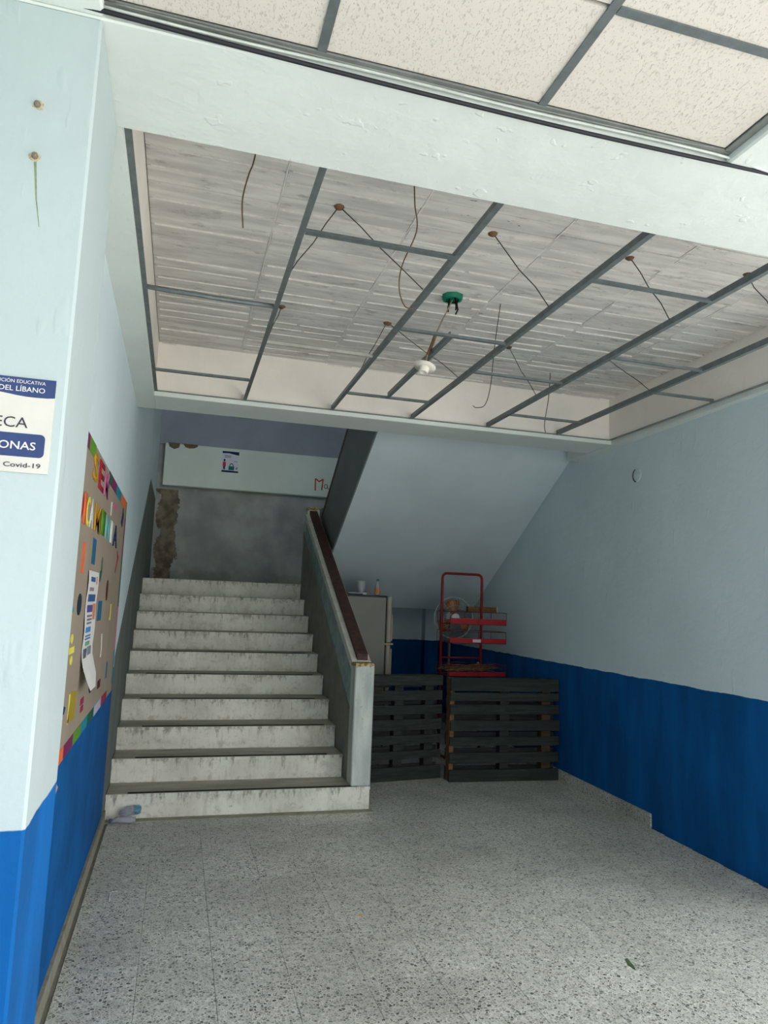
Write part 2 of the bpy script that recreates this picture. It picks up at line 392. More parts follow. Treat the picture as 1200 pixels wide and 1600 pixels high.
# upper storey shell
struct(box('upper_floor', (-4.0, XE, YE, 5.36, 3.4, 3.46), m_body), 'upper corridor floor above the hall')
struct(box('parapet_upper', (-4.0, XE, YE, YE+.12, 2.87, 4.2), m_beam), 'white parapet of the upper corridor')
struct(box('roof', (-4.0, XE, YE, 10.2, 6.2, 6.4), m_beam), 'flat roof over the upper storey')
# landing slab and corner pilaster below it
# outer corridor ceiling
ce = struct(box('ceiling', (-4.0, XE, YE+.12, 1.68, 2.93, 3.38), m_beam), 'suspended corridor ceiling of cream acoustic tiles')
struct(box('cross_beam', (1.872, 2.30, YE+.12, 1.68, 2.852, 2.93), m_beam, bev=.006), 'white beam running out above the corridor at the right')
struct(box('cross_beam', (-.36, .112, YE+.12, 1.68, 2.852, 2.93), m_beam, bev=.006), 'white beam running out above the corridor from the pillar')
xs = [.135, .628, 1.243, 1.848]; ys = [YE+.14, .09, 1.31, 1.652]
for i in range(3):
    for j in range(3): box('ceiling_tile', (xs[i]+.006, xs[i+1]-.006, ys[j]+.006, ys[j+1]-.006, ZG+.002, ZG+.018), m_tile, ce)
def tee_x(bm, x0, x1, y, z=ZG, w=.024): a_box(bm, x0, x1, y-w/2, y+w/2, z-.003, z+.001); a_box(bm, x0, x1, y-.003, y+.003, z+.001, z+.016)
def tee_y(bm, y0, y1, x, z=ZG, w=.024): a_box(bm, x-w/2, x+w/2, y0, y1, z-.003, z+.001); a_box(bm, x-.003, x+.003, y0, y1, z+.001, z+.034)
for x in (.628, 1.243):
    bm = bmesh.new(); tee_y(bm, YE+.14, 1.66, x); bm_obj('main_tee', bm, m_tee, ce)
for y in (.09, 1.31):
    for i in range(3):
        if i < 2 and y > 1: continue
        bm = bmesh.new(); tee_x(bm, xs[i]+.014, xs[i+1]-.014, y); bm_obj('cross_tee', bm, m_tee, ce)
m_ang = plain('dull_wall_angle', (132, 136, 132), .5, .12, 20, metal=.2)
box('wall_angle', (.112, 1.872, 1.650, 1.679, ZG-.004, ZG+.002), m_ang, ce)
box('wall_angle', (1.846, 1.871, YE+.13, 1.652, ZG-.004, ZG+.002), m_ang, ce)
box('wall_angle', (.113, .137, YE+.13, 1.652, ZG-.004, ZG+.002), m_ang, ce)
# baseboards
bm = bmesh.new()
def rb(y0, y1):
    b_ = bmesh.new(); a_prism(b_, [(XR(y0)-.014, y0), (XR(y0)+.01, y0), (XR(y1)+.01, y1), (XR(y1)-.014, y1)], 'z', 0, .095); return b_
br = struct(bm_obj('baseboard_right', rb(4.645, 4.95), m_terr), 'short run of terrazzo skirting on the right wall')
y = 4.953
while y < 9.7:
    bm_obj('skirting_tile', rb(y, min(y+.30, 9.8)), m_terr, br); y += .303
struct(box('baseboard_left', (0, .014, 2.09, 5.30, 0, .085), m_cement), 'worn cement skirting along the left wall')
struct(box('ground', (-60, 60, -60, 60, -.3, -.16), plain('pale_courtyard_concrete', (208, 206, 201), .9)), 'pale concrete courtyard outside the corridor')

# ================================================================ STAIRCASE, first flight
st = root('staircase', (.9, Y0, 0), 'concrete stair flight of ten steps with worn white risers beside the bulletin board', 'staircase')
for k in range(10):
    ya, yb, zt = Y0+k*G, Y0+(k+1)*G, (k+1)*RH
    xr = 1.847 if k == 0 else W
    if k == 9: yb = YBK-.02
    s = box('step', (.003, xr-.012, ya+.014, yb+.01, max(0, zt-.35), zt-.022), m_body, st)
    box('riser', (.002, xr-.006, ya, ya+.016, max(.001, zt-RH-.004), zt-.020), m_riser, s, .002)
    tr = box('tread', (.002, xr-.004, ya-.006, yb+.006, zt-.024, zt), m_tread, s, .004)
    box('painted_edge', (.002, xr-.004, ya-.0075, ya-.0035, zt-.025, zt-.004), m_riser, s)
    if k < 6: box('nosing_strip', (.14+.02*(k % 3), xr-.10-.03*(k % 2), ya-.004, ya+.018, zt-.001, zt+.004), m_black, s)
# balustrade wall
NOS = lambda y: .17+(RH/G)*(y-Y0)
yA, yB = 5.50, 8.02
m_teal = plain('faded_teal_paint', (128, 150, 148), .6, .22, 9, bump=.2)
m_white = plain('off_white_handrail_paint', (196, 194, 182), .5, .12, 16)
m_wood = plain('worn_brown_wood', (62, 40, 34), .6, .35, 22)
m_greyp = plain('dirty_grey_paint', (118, 117, 108), .65, .14, 6, bump=.2)
GL = lambda y: NOS(y)+.44+.075*(y-yA)*.85
bal = prism('balustrade', [(yA, 0), (yB+.12, 0), (yB+.12, GL(yB)+.05), (yB, GL(yB)), (yA, GL(yA))], 'x', W, W+.147, m_greyp, st)
prism('upper_panel', [(yA, GL(yA)), (yB, GL(yB)), (yB, NOS(yB)+.765), (yA, NOS(yA)+.755)], 'x', W+.005, W+.141, m_teal, bal)
prism('coping', [(yA, NOS(yA)+.755), (yB, NOS(yB)+.765), (yB, NOS(yB)+.835), (yA, NOS(yA)+.825)], 'x', W-.002, W+.147, m_white, bal)
hr = prism('handrail', [(yA+.01, NOS(yA+.01)+.826), (yB, NOS(yB)+.836), (yB, NOS(yB)+.880), (yA+.01, NOS(yA+.01)+.875)], 'x', W+.040, W+.125, m_wood, st)
def newel_mat(name, ztop, low):
    n = NT(name, .65, .3)
    b = n.mix(n.step(n.noise(5, 6, n.vec((2, 2, .4))), .3, .7), lin((158, 166, 162)), lin((196, 201, 194)))
    b = n.mix(n.math('MULTIPLY', n.step(n.noise(30, 7, rough=.7), .58, .7), .5), b, lin((110, 106, 94)))
    t = n.step(n.math('MULTIPLY_ADD', n.noise(34, 6, rough=.7), .07, n.z), ztop+.008, ztop+.016)
    b = n.mix(t, b, n.mix(n.step(n.noise(45, 5), .45, .55), lin((120, 96, 52)), lin((176, 158, 112))))
    if low: b = n.mix(n.step(n.z, low+.003, low-.003), b, lin((104, 105, 98)))
    n.bump(n.noise(30, 5), .3, .008); return n.col(b)
box('newel_post', (1.694, 1.843, 5.362, 5.512, .17, 1.062), newel_mat('newel_paint', 1.060, 0), st, .008)
box('upper_newel_post', (W+.02, W+.155, 8.02, 8.15, 1.70, 2.57), newel_mat('upper_newel_paint', 2.56, 2.12), st, .008)
# landing
land = box('landing', (.003, 3.95, 8.42, YBK, 1.48, 1.674), m_soffit, st)
# ---- second flight, rising back towards the viewer
st2 = root('staircase', (2.85, 8.11, 1.7), 'upper stair flight whose pale blue sloping soffit hangs over the refrigerator', 'staircase')
SOF = lambda y: 2.956-.56*(y-5.75)
NO2 = lambda y: 1.87+.559*(8.11-y)
pts = [(8.42, 1.479), (8.42, 1.67)]
for k in range(10):
    yn = 8.11-k*G
    pts += [(yn, 1.7+k*RH), (yn, 1.7+(k+1)*RH)]
pts += [(5.372, 3.395), (5.372, SOF(5.372)), (8.383, 1.479)]
def xr_prism(name, pts, x0, mat, parent):
    bm = bmesh.new(); A = [bm.verts.new((x0, p[0], p[1])) for p in pts]; B = [bm.verts.new((XR(p[0])-.003, p[0], p[1])) for p in pts]; k = len(pts)
    bm.faces.new(A); bm.faces.new(B[::-1])
    for i in range(k): bm.faces.new((A[i], B[i], B[(i+1) % k], A[(i+1) % k]))
    return bm_obj(name, bm, mat, parent)
xr_prism('stair_slab', pts, 1.90, m_soffit, st2)
bal2 = prism('balustrade', [(8.06, SOF(8.06)-.0), (8.06, SOF(8.06)+.765), (5.372, SOF(5.372)+1.0), (5.372, SOF(5.372))], 'x', 1.885, 2.02, m_string, st2)
prism('handrail', [(8.02, SOF(8.02)+.768), (8.02, SOF(8.02)+.83), (5.372, SOF(5.372)+1.065), (5.372, SOF(5.372)+1.0)], 'x', 1.882, 1.97, plain('flaking_brown_wood', (92, 74, 58), .7, .5, 40), st2)
box('newel_post', (1.885, 2.02, 8.06, 8.18, 1.70, 2.58), m_string, st2, .006)
# corner pilaster under the landing
struct(box('pilaster', (3.74, XR(9.8), 9.70, YBK, 0, 1.48), m_wallB, bev=.004), 'slim painted pilaster in the corner under the landing')

# ================================================================ BARE CEILING GRID
gr = root('ceiling_grid', (1.9, 3.5, ZG), 'bare grey metal tee grid left open under the concrete slab', 'ceiling grid')
for x in (.726, 1.344, 1.947, 2.553, 3.150):
    bm = bmesh.new(); tee_y(bm, 2.092, 4.984, x); bm_obj('main_tee', bm, m_tee, gr)
def cross(x0, x1, y0, y1=None, m=m_tee, wdt=.020):
    bm = bmesh.new(); y1 = y0 if y1 is None else y1
    a_prism(bm, [(x0, y0-wdt/2), (x1, y1-wdt/2), (x1, y1+wdt/2), (x0, y0+wdt/2)], 'z', ZG-.003, ZG+.001)
    a_prism(bm, [(x0, y0-.003), (x1, y1-.003), (x1, y1+.003), (x0, y0+.003)], 'z', ZG+.001, ZG+.014)
    return bm_obj('cross_tee', bm, m, gr)
cross(.14, .714, 4.51); cross(.74, 1.332, 2.552, m=m_tee, wdt=.030); cross(.74, 1.332, 3.79, m=m_teew)
cross(1.358, 1.935, 3.345); cross(1.358, 1.935, 4.535); cross(1.96, 2.541, 2.543); cross(1.96, 2.541, 3.825)
cross(2.567, 3.138, 3.322); cross(2.567, 3.138, 4.60); cross(3.164, 3.60, 3.775)
bm = bmesh.new(); a_tube(bm, [(.14, 3.28, ZG+.004), (.25, 3.27, ZG-.004), (.390, 3.245, ZG-.016), (.42, 3.245, ZG-.018), (.55, 3.275, ZG-.006), (.714, 3.30, ZG+.006)], .011, 6); bm_obj('bent_cross_tee', bm, m_tee, gr)
bm = bmesh.new(); tee_y(bm, 3.36, 4.52, 1.632); bm_obj('middle_tee', bm, m_tee, gr)
box('wall_angle', (.124, .146, 2.092, 4.985, ZG-.002, ZG+.002), m_tee, gr)
box('wall_angle', (.125, 3.628, 4.962, 4.985, ZG-.002, ZG+.002), m_ang, gr)
box('wall_angle', (3.606, 3.629, 2.092, 4.962, ZG-.002, ZG+.002), m_ang, gr)
HW = [((.934, 2.916), (.733, 3.044)), ((.934, 2.916), (1.335, 2.93)), ((.842, 4.083), (.735, 3.90)), ((1.49, 4.095), (1.345, 4.124)), ((1.50, 4.10), (1.94, 4.03)), ((1.656, 2.90), (1.94, 2.894)),
      ((2.372, 2.886), (2.55, 2.83)), ((3.013, 2.831), (3.14, 2.75)), ((3.083, 4.169), (3.145, 3.81)), ((2.36, 4.204), (2.55, 4.182))]
for (a, b) in HW:
    p = [(a[0], a[1], 3.222)]
    for t in (.25, .5, .75): p.append((a[0]+(b[0]-a[0])*t+random.uniform(-.008, .008), a[1]+(b[1]-a[1])*t+random.uniform(-.008, .008), 3.222+(ZG+.034-3.222)*t))
    p.append((b[0], b[1], ZG+.03)); tube('hanger_wire', p, .0026, m_wire, gr, 5)
for (x, y) in {h[0] for h in HW}:
    bm = bmesh.new(); a_lathe(bm, [(0, 0), (.012, .002), (.02, .008), (.024, .014)], 8, Matrix.Translation((x, y, 3.206))); bm_obj('anchor', bm, m_rust, gr)
# loose dangling wires
def wire(pts, r, m, label): return tag(tube('dangling_wire', smooth_path(pts, 6), r, m, None, 5), label, 'wire')
wire([(.545, 2.66, 3.222), (.535, 2.62, 3.15), (.52, 2.60, 3.09), (.505, 2.62, 3.0), (.515, 2.64, 2.90)], .003, m_rust, 'rusty wire hanging loose near the left end of the open grid')
wire([(1.195, 2.66, 3.222), (1.20, 2.66, 3.14), (1.23, 2.72, 3.06), (1.19, 2.78, 2.93), (1.21, 2.88, 2.87), (1.28, 3.02, 2.86), (1.335, 3.07, 2.876)], .003, m_rust, 'long brown wire looping down to the second grid rail')
wire([(2.02, 3.60, 3.222), (2.09, 3.83, 3.05), (2.18, 4.08, 2.90), (2.24, 4.30, 2.84), (2.22, 4.40, 2.845), (2.20, 4.41, 2.86)], .0026, m_wire, 'hooked dark wire hanging right of the lamp holder')
wire([(2.86, 4.56, 3.222), (2.87, 4.60, 3.05), (2.86, 4.63, 2.90), (2.87, 4.66, 2.84), (2.90, 4.70, 2.81)], .003, m_wire, 'short twisted wire hanging at the back right corner of the grid')
# junction box and lamp holder
m_green = plain('green_plastic', (18, 112, 84), .5)
jb = root('junction_box', (1.728, 3.60, 3.222), 'green plastic junction box with cut wires set in the slab', 'junction box')
bm = bmesh.new(); a_lathe(bm, [(.040, -.026), (.054, -.025), (.060, -.012), (.064, 0)], 8, Matrix.Translation((1.728, 3.60, 3.222))); a_lathe(bm, [(0, -.012), (.05, -.014)], 8, Matrix.Translation((1.728, 3.60, 3.222))); bm_obj('box_body', bm, m_green, jb)
for dx, dy in ((.012, -.01), (-.012, .012), (.03, .02)):
    tube('wire_stub', [(1.728+dx, 3.60+dy, 3.21), (1.728+dx*1.5, 3.60+dy*1.4, 3.16), (1.728+dx*1.2, 3.60+dy*2, 3.135)], .005, m_black, jb, 5)
lh = root('lamp_holder', (1.60, 3.66, 2.80), 'white porcelain lamp holder dangling on a taped cord without a bulb', 'lamp holder')
LC = Vector((1.598, 3.66, 2.815)); m_porc = plain('white_porcelain', (226, 222, 210), .3, .06)
tilt = Matrix.Translation(LC) @ Matrix.Rotation(math.radians(14), 4, 'Y') @ Matrix.Rotation(math.radians(-6), 4, 'X')
bm = bmesh.new(); a_lathe(bm, [(0, .012), (.045, .012), (.062, .006), (.062, -.002), (.03, -.006), (0, -.006)], 24, tilt); bm_obj('ceiling_rose', bm, m_porc, lh)
bm = bmesh.new(); a_lathe(bm, [(.030, -.004), (.027, -.03), (.024, -.036), (.019, -.036), (.019, -.008), (0, -.008)], 20, tilt); bm_obj('socket', bm, m_porc, lh)
bm = bmesh.new(); a_tube(bm, smooth_path([(1.728, 3.60, 3.20), (1.70, 3.61, 3.13), (1.665, 3.615, 3.05), (1.64, 3.625, 2.98), (1.612, 3.64, 2.90), LC+Vector((0, 0, .01))], 6), .004, 6); cord = bm_obj('cord', bm, plain('grey_cord', (132, 120, 104), .7), lh)
bm = bmesh.new(); a_tube(bm, [(1.645, 3.622, 3.0), (1.628, 3.632, 2.94), (1.608, 3.645, 2.88)], .010, 6); bm_obj('insulating_tape', bm, plain('brown_tape', (110, 84, 62), .7, .3, 60), cord)
# cables along the front beam
ROOT_C = smooth_path([(-.36, 1.655, 2.862), (.0, 1.665, 2.860), (.12, 1.662, 2.856), (.45, 1.668, 2.852), (.9, 1.670, 2.846), (1.4, 1.672, 2.845), (2.0, 1.668, 2.850), (2.8, 1.66, 2.86), (4.0, 1.66, 2.86)], 6)
tag(tube('cable', ROOT_C, .0058, m_cable, None, 8), 'thick black cable running along the front beam edge', 'cable')
tag(tube('cable', smooth_path([(.112, 1.667, 2.872), (.40, 1.666, 2.866), (.8, 1.669, 2.872), (1.2, 1.667, 2.866), (1.6, 1.667, 2.872), (1.86, 1.664, 2.868), (2.05, 1.655, 2.845), (2.5, 1.655, 2.846)], 6), .0042, m_cablew, None, 6), 'white painted cable tacked above the black one', 'cable')
tag(tube('cable', smooth_path([(.13, 1.648, 2.871), (.45, 1.648, 2.866), (.62, 1.650, 2.864), (1.1, 1.652, 2.864), (1.6, 1.650, 2.868), (1.80, 1.644, 2.872)], 6), .0024, plain('grey_thin_cable', (120, 124, 120), .6), None, 6), 'thin grey wire sagging beside the ceiling edge', 'cable')

# ================================================================ PILLAR FITTINGS
m_navy = plain('navy_print', (46, 62, 108), .45, .05); m_signw = plain('white_sign_board', (204, 200, 192), .4, .03)
m_dkprint = plain('dark_slate_print', (54, 52, 64), .45, .05); m_wprint = plain('white_print', (212, 210, 206), .4, .02)
sg = root('wall_sign', (-.06, 1.672, 1.753), 'white and navy capacity sign on the pillar front', 'sign')
SX0, SX1, SZ0, SZ1, SY = -.215, .087, 1.753, 1.961, 1.676
box('panel', (SX0, SX1, SY, 1.680, SZ0, SZ1), m_signw, sg)
top = [(SX0, SZ1), (SX1, SZ1), (SX1, 1.9215)]
wave = [(.07, 1.9195), (.05, 1.919), (.03, 1.9192), (.01, 1.921), (-.01, 1.9235), (-.03, 1.926), (-.06, 1.929), (-.10, 1.930), (SX0, 1.929)]
prism('header_band', top+wave, 'y', SY-.0006, SY, m_navy, sg)
rr = []; x0, x1, z0, z1, r = SX0+.014, .0755, 1.787, 1.838, .010
for cx, cz, a0 in ((x1-r, z1-r, 0), (x0+r, z1-r, 90), (x0+r, z0+r, 180), (x1-r, z0+r, 270)):
    for k in range(6): a = math.radians(a0+18*k); rr.append((cx+r*math.cos(a), cz+r*math.sin(a)))
prism('number_band', rr, 'y', SY-.0006, SY, m_navy, sg)
def sign_text(body, xr, z, tail, wd, cap, m, off=0.0):
    """right-aligned line whose tail word is wd wide and whose capitals are cap high"""
    n, a, b = lettering(body, 1.0, offset=off); t, ta, tb = lettering(tail, 1.0, offset=off); t.free()
    t, ua, ub = lettering('E', 1.0); ch = max(v.co.y for v in t.verts); t.free()
    sx, sz = wd/(tb-ta), cap/ch
    for v in n.verts: v.co = Vector((xr+(v.co.x-b)*sx, v.co.y*sz+z, 0))
    bmesh.ops.transform(n, matrix=Matrix.Translation((0, SY-.0011, 0)) @ FRONT, verts=n.verts); bm_obj('lettering', n, m, sg)
sign_text('INSTITUCIÓN EDUCATIVA', .0660, 1.9478, 'EDUCATIVA', .0575, .0074, m_wprint)
sign_text('DEL LÍBANO', .0660, 1.9300, 'LÍBANO', .0575, .0108, m_wprint, .005)
sign_text('BIBLIOTECA', .0385, 1.8500, 'CA', .0475, .0225, m_dkprint)
sign_text('PERSONAS', .0580, 1.8030, 'ONAS', .0725, .0165, m_wprint, .01)
sign_text('o Covid-19', .0715, 1.7640, 'Covid-19', .073, .0098, m_dkprint, .012)
for n_, (x, z, lab) in enumerate(((-.010, 2.60, 'upper rusty bolt stub in the pillar face'), (-.004, 2.475, 'lower rusty bolt stub with a green streak below it on the pillar'))):
    bl = root('bolt', (x, 1.68, z), lab, 'bolt')
    bm = bmesh.new(); a_lathe(bm, [(.007, 0), (.0075, .006), (.005, .012), (0, .013)], 7, Matrix.Translation((x, 1.681, z)) @ Matrix.Rotation(math.radians(90), 4, 'X')); bm_obj('stub', bm, plain('bolt_steel', (120, 112, 96), .6, .3, 300), bl)
    pts = [(x+.014*math.cos(t*.524)*random.uniform(.6, 1.1), z+.013*math.sin(t*.524)*random.uniform(.6, 1.1)) for t in range(12)]
    prism('rust_stain', pts, 'y', 1.6795, 1.681, plain('rust_bloom', (176, 166, 142), .8, .25, 200), bl)
    if n_: prism('stain_streak', [(x-.002, z-.008), (x+.004, z-.008), (x+.013, z-.10), (x+.024, z-.165), (x+.0225, z-.165), (x+.010, z-.10)], 'y', 1.6797, 1.681, plain('green_streak', (126, 140, 112), .8, .2, 100), bl)

# ================================================================ BULLETIN BOARD on the left wall
bb = root('bulletin_board', (0, 3.7, .9), 'brown paper bulletin board with coloured paper border and cut-out letters', 'bulletin board')
box('backing', (.002, .010, 2.35, 4.99, .90, 2.105), plain('brown_kraft_paper', (146, 133, 118), .85, .06, 3), bb)
PAP = {}
def paper(c):
    if c not in PAP: PAP[c] = plain('paper_%d_%d_%d' % c, tuple(v*.9 for v in c), .8, .06, 20)
    return PAP[c]
PUR, GRN, DGR, TEA, ORA, PNK, MAG, LIL, CRI, YEL, MUS, NAV, CYA, WHT, BLU, MAR = (122, 30, 88), (92, 148, 40), (14, 92, 74), (22, 138, 160), (242, 112, 62), (214, 112, 158), (162, 28, 82), (196, 190, 216), (176, 24, 54), (240, 224, 92), (206, 150, 20), (22, 42, 92), (120, 208, 208), (232, 232, 226), (28, 100, 140), (86, 30, 40)
def patch(name, pts, c, t=.0012, x0=.010): return prism(name, pts, 'x', x0, x0+t, paper(c), bb)
def rect(y0, y1, z0, z1): return [(y0, z0), (y1, z0), (y1, z1), (y0, z1)]
for y0, y1, c in ((2.35, 2.62, ORA), (2.62, 2.92, PUR), (2.92, 3.13, GRN), (3.73, 3.88, DGR), (3.88, 4.16, PUR), (4.16, 4.51, TEA), (4.51, 4.91, ORA), (4.91, 4.99, GRN)):
    patch('border_strip', rect(y0, y1, 2.048, 2.106), c)
for z0, z1, c in ((2.00, 2.048, GRN), (1.74, 2.00, PUR), (1.43, 1.74, DGR), (1.16, 1.43, PNK), (.95, 1.16, TEA)):
    patch('border_strip', rect(4.925, 4.99, z0, z1), c)
for y0, y1, c in ((2.40, 2.60, TEA), (2.60, 2.95, ORA), (2.95, 3.20, PUR), (3.20, 3.45, GRN), (3.45, 3.68, TEA), (3.68, 3.95, DGR), (3.95, 4.30, LIL), (4.30, 4.62, MAG)):
    patch('border_strip', rect(y0, y1, .895, .945), c)
def letter(ch, y0, y1, z0, z1, c):
    n, a, b = lettering(ch, 1.0, offset=.02); fit_bm(n, y0, y1, z0, z1)
    g = bmesh.ops.extrude_face_region(n, geom=list(n.faces)); bmesh.ops.translate(n, verts=[e for e in g['geom'] if isinstance(e, bmesh.types.BMVert)], vec=(0, 0, .003))
    bmesh.ops.transform(n, matrix=Matrix.Translation((.0105, 0, 0)) @ LEFTW, verts=n.verts); bm_obj('cutout_letter', n, paper(c), bb)
for a in (('S', 3.08, 3.26, 1.965, 2.08, MUS), ('E', 3.30, 3.50, 1.96, 2.085, CRI), ('M', 3.54, 3.73, 1.96, 2.085, PNK),
          ('D', 2.72, 2.88, 1.765, 1.885, CRI), ('I', 2.90, 2.97, 1.765, 1.885, ORA), ('C', 2.99, 3.09, 1.765, 1.885, YEL), ('A', 3.10, 3.22, 1.77, 1.89, WHT), ('M', 3.27, 3.49, 1.77, 1.89, MUS),
          ('I', 3.53, 3.70, 1.78, 1.895, GRN), ('N', 3.745, 3.98, 1.775, 1.89, CYA), ('I', 4.01, 4.17, 1.775, 1.89, WHT), ('A', 4.195, 4.45, 1.77, 1.89, NAV)): letter(*a)
def oval(cy, cz, ry, rz, n=18): return [(cy+ry*math.cos(2*math.pi*k/n), cz+rz*math.sin(2*math.pi*k/n)) for k in range(n)]
for pts, c in ((rect(3.95, 3.985, 1.91, 1.98), WHT), (oval(4.19, 1.98, .10, .022), PNK), ([(4.71, 2.04), (4.80, 2.0), (4.74, 1.92), (4.63, 1.94), (4.68, 1.98)], NAV), ([(2.99, 1.58), (3.05, 1.58), (3.06, 1.70), (2.99, 1.70)], ORA), (rect(3.30, 3.42, 1.63, 1.74), BLU),
               ([(3.69, 1.56), (3.73, 1.57), (3.77, 1.61), (3.74, 1.68), (3.72, 1.66), (3.73, 1.62), (3.68, 1.61)], DGR), ([(4.53, 1.76), (4.66, 1.73), (4.51, 1.63), (4.50, 1.64), (4.60, 1.72)], CRI), (oval(4.11, 1.525, .05, .055), MAR), (oval(3.03, 1.46, .06, .042), (26, 44, 60)),
               ([(2.76, 1.50), (2.89, 1.435), (2.76, 1.43)], TEA), (rect(3.73, 3.90, 1.375, 1.47), BLU), (rect(4.41, 4.45, 1.37, 1.45), YEL), (rect(4.38, 4.46, 1.36, 1.375), YEL), (oval(2.905, 1.335, .03, .018), YEL), (rect(2.865, 2.99, 1.28, 1.305), YEL), (oval(2.935, 1.255, .03, .017), YEL),
               ([(4.02, 1.30), (4.05, 1.30), (4.09, 1.22), (4.07, 1.18), (4.04, 1.18), (4.06, 1.22)], WHT), ([(2.70, 1.18), (2.80, 1.19), (2.83, 1.15), (2.80, 1.11), (2.90, 1.09), (2.87, 1.07), (2.72, 1.08)], NAV), (oval(3.70, 1.10, .075, .058), (26, 40, 54)), (rect(4.03, 4.16, 1.02, 1.06), MAR),
               ([(3.02, 1.13), (3.19, 1.115), (3.17, 1.01), (2.98, 1.02)], (168, 146, 40)), (rect(2.985, 3.005, 1.015, 1.125), YEL), (rect(3.35, 3.46, 1.032, 1.058), MAG), (rect(3.37, 3.46, 1.0, 1.024), MAG), (rect(4.46, 4.52, 1.03, 1.12), BLU)):
    patch('cutout_symbol', pts, c, .0022)
po = root('poster', (.014, 3.4, 1.1), 'tall white printed poster pinned on the brown board with a curled foot', 'poster')
bm = bmesh.new(); prev = None
for k in range(13):
    z = 1.60-.49*k/12; dx = .0145+(.045*((k-8)/4)**2 if k > 8 else 0)+.002*math.sin(k*1.3)
    cut = max(0, (1.16-z))*4.0
    row = [bm.verts.new((dx, 3.225+.004*math.sin(k), z)), bm.verts.new((dx+.002, 3.59-cut, z))]
    if prev: bm.faces.new((prev[0], prev[1], row[1], row[0]))
    prev = row
g = bmesh.ops.extrude_face_region(bm, geom=list(bm.faces)); bmesh.ops.translate(bm, verts=[e for e in g['geom'] if isinstance(e, bmesh.types.BMVert)], vec=(-.0008, 0, 0))
bm_obj('sheet', bm, plain('poster_paper', (212, 210, 206), .6, .03), po)
def ink(y0, y1, z0, z1, c, parent=po, x=.0185): return box('printed_block', (x-.004, x, y0, y1, z0, z1), paper(c), parent)
for y0, y1, z0, z1, c in ((3.30, 3.45, 1.555, 1.575, (52, 90, 150)), (3.50, 3.53, 1.545, 1.58, (214, 110, 120)), (3.28, 3.42, 1.515, 1.53, (150, 132, 140)), (3.27, 3.50, 1.47, 1.50, (60, 92, 150)), (3.27, 3.43, 1.425, 1.455, (82, 78, 150)), (3.46, 3.54, 1.39, 1.46, (206, 142, 104)), (3.28, 3.43, 1.405, 1.412, (120, 120, 130)),
                        (3.28, 3.43, 1.39, 1.397, (120, 120, 130)), (3.28, 3.43, 1.375, 1.382, (120, 120, 130)), (3.26, 3.42, 1.34, 1.362, (64, 140, 200)), (3.27, 3.44, 1.322, 1.328, (96, 130, 180)), (3.27, 3.44, 1.31, 1.316, (96, 130, 180)), (3.30, 3.42, 1.285, 1.30, (110, 170, 130)), (3.26, 3.34, 1.235, 1.272, (90, 96, 110)), (3.38, 3.50, 1.24, 1.275, (130, 134, 150)),
                        (3.28, 3.40, 1.205, 1.210, (220, 180, 60)), (3.28, 3.40, 1.192, 1.197, (220, 180, 60)), (3.28, 3.40, 1.179, 1.184, (220, 180, 60))): ink(y0, y1, z0, z1, c)
sc_ = prism('paper_scrap', [(2.79, .875), (2.95, .80), (2.90, .785), (2.84, .80)], 'x', .0005, .004, paper((226, 172, 130))); tag(sc_, 'small torn orange paper scrap stuck on the blue dado', 'paper')

# ================================================================ LANDING NOTICE AND GRAFFITI
LY = YBK-.101
no = root('notice', (.93, LY, 3.19), 'small printed notice with a green padlock on the landing beam', 'poster')
box('sheet', (.815, 1.035, LY-.002, LY+.0005, 3.19, 3.475), plain('notice_paper', (206, 210, 222), .6, .03), no)
def nb(name, pts, c, dy=.0032): return prism(name, pts, 'y', LY-dy, LY-.0015, paper(c), no)
nb('header_band', [(.815, 3.475), (1.035, 3.475), (1.035, 3.428), (.98, 3.436), (.90, 3.450), (.815, 3.446)], (24, 36, 84))
nb('footer_band', [(.815, 3.190), (1.035, 3.190), (1.035, 3.212), (.815, 3.216)], (18, 26, 60))
for z in (3.415, 3.402, 3.388): nb('text_line', [(.845, z), (.93, z), (.93, z+.006), (.845, z+.006)], (110, 116, 140))
nb('text_line', [(.97, 3.338), (1.02, 3.338), (1.02, 3.345), (.97, 3.345)], (130, 134, 130))
nb('drawn_figure', [(.828, 3.33), (.866, 3.33), (.868, 3.275), (.860, 3.27), (.834, 3.27), (.826, 3.275)], (196, 58, 84))
nb('drawn_legs', [(.832, 3.27), (.862, 3.27), (.860, 3.225), (.850, 3.218), (.846, 3.25), (.842, 3.218), (.834, 3.225)], (24, 58, 92))
nb('drawn_head', [(.847+.014*math.cos(k*.785), 3.352+.018*math.sin(k*.785)) for k in range(8)], (52, 34, 40))
nb('padlock_body', [(.905, 3.275), (.980, 3.275), (.980, 3.222), (.905, 3.222)], (10, 124, 104))
arc = [(.9425+.028*math.cos(math.pi*k/10), 3.275+.042*math.sin(math.pi*k/10)) for k in range(11)]+[(.9425+.018*math.cos(math.pi*k/10), 3.275+.030*math.sin(math.pi*k/10)) for k in range(10, -1, -1)]
nb('padlock_shackle', arc, (70, 60, 80))
nb('drawn_shape', [(.99, 3.235), (1.02, 3.235), (1.03, 3.27), (1.005, 3.262)], (150, 150, 168))
m_red = plain('red_marker', (206, 62, 44), .8); m_gmk = plain('green_marker', (40, 96, 82), .8)
gf = root('graffiti', (2.15, LY, 3.05), 'hand drawn red M and small green a on the landing beam', 'graffiti')
tube('red_letter', [(2.095, LY, 3.035), (2.090, LY, 3.205), (2.10, LY, 3.20), (2.145, LY, 3.165), (2.19, LY, 3.20), (2.20, LY, 3.205), (2.185, LY, 3.05)], .009, m_red, gf, 6)
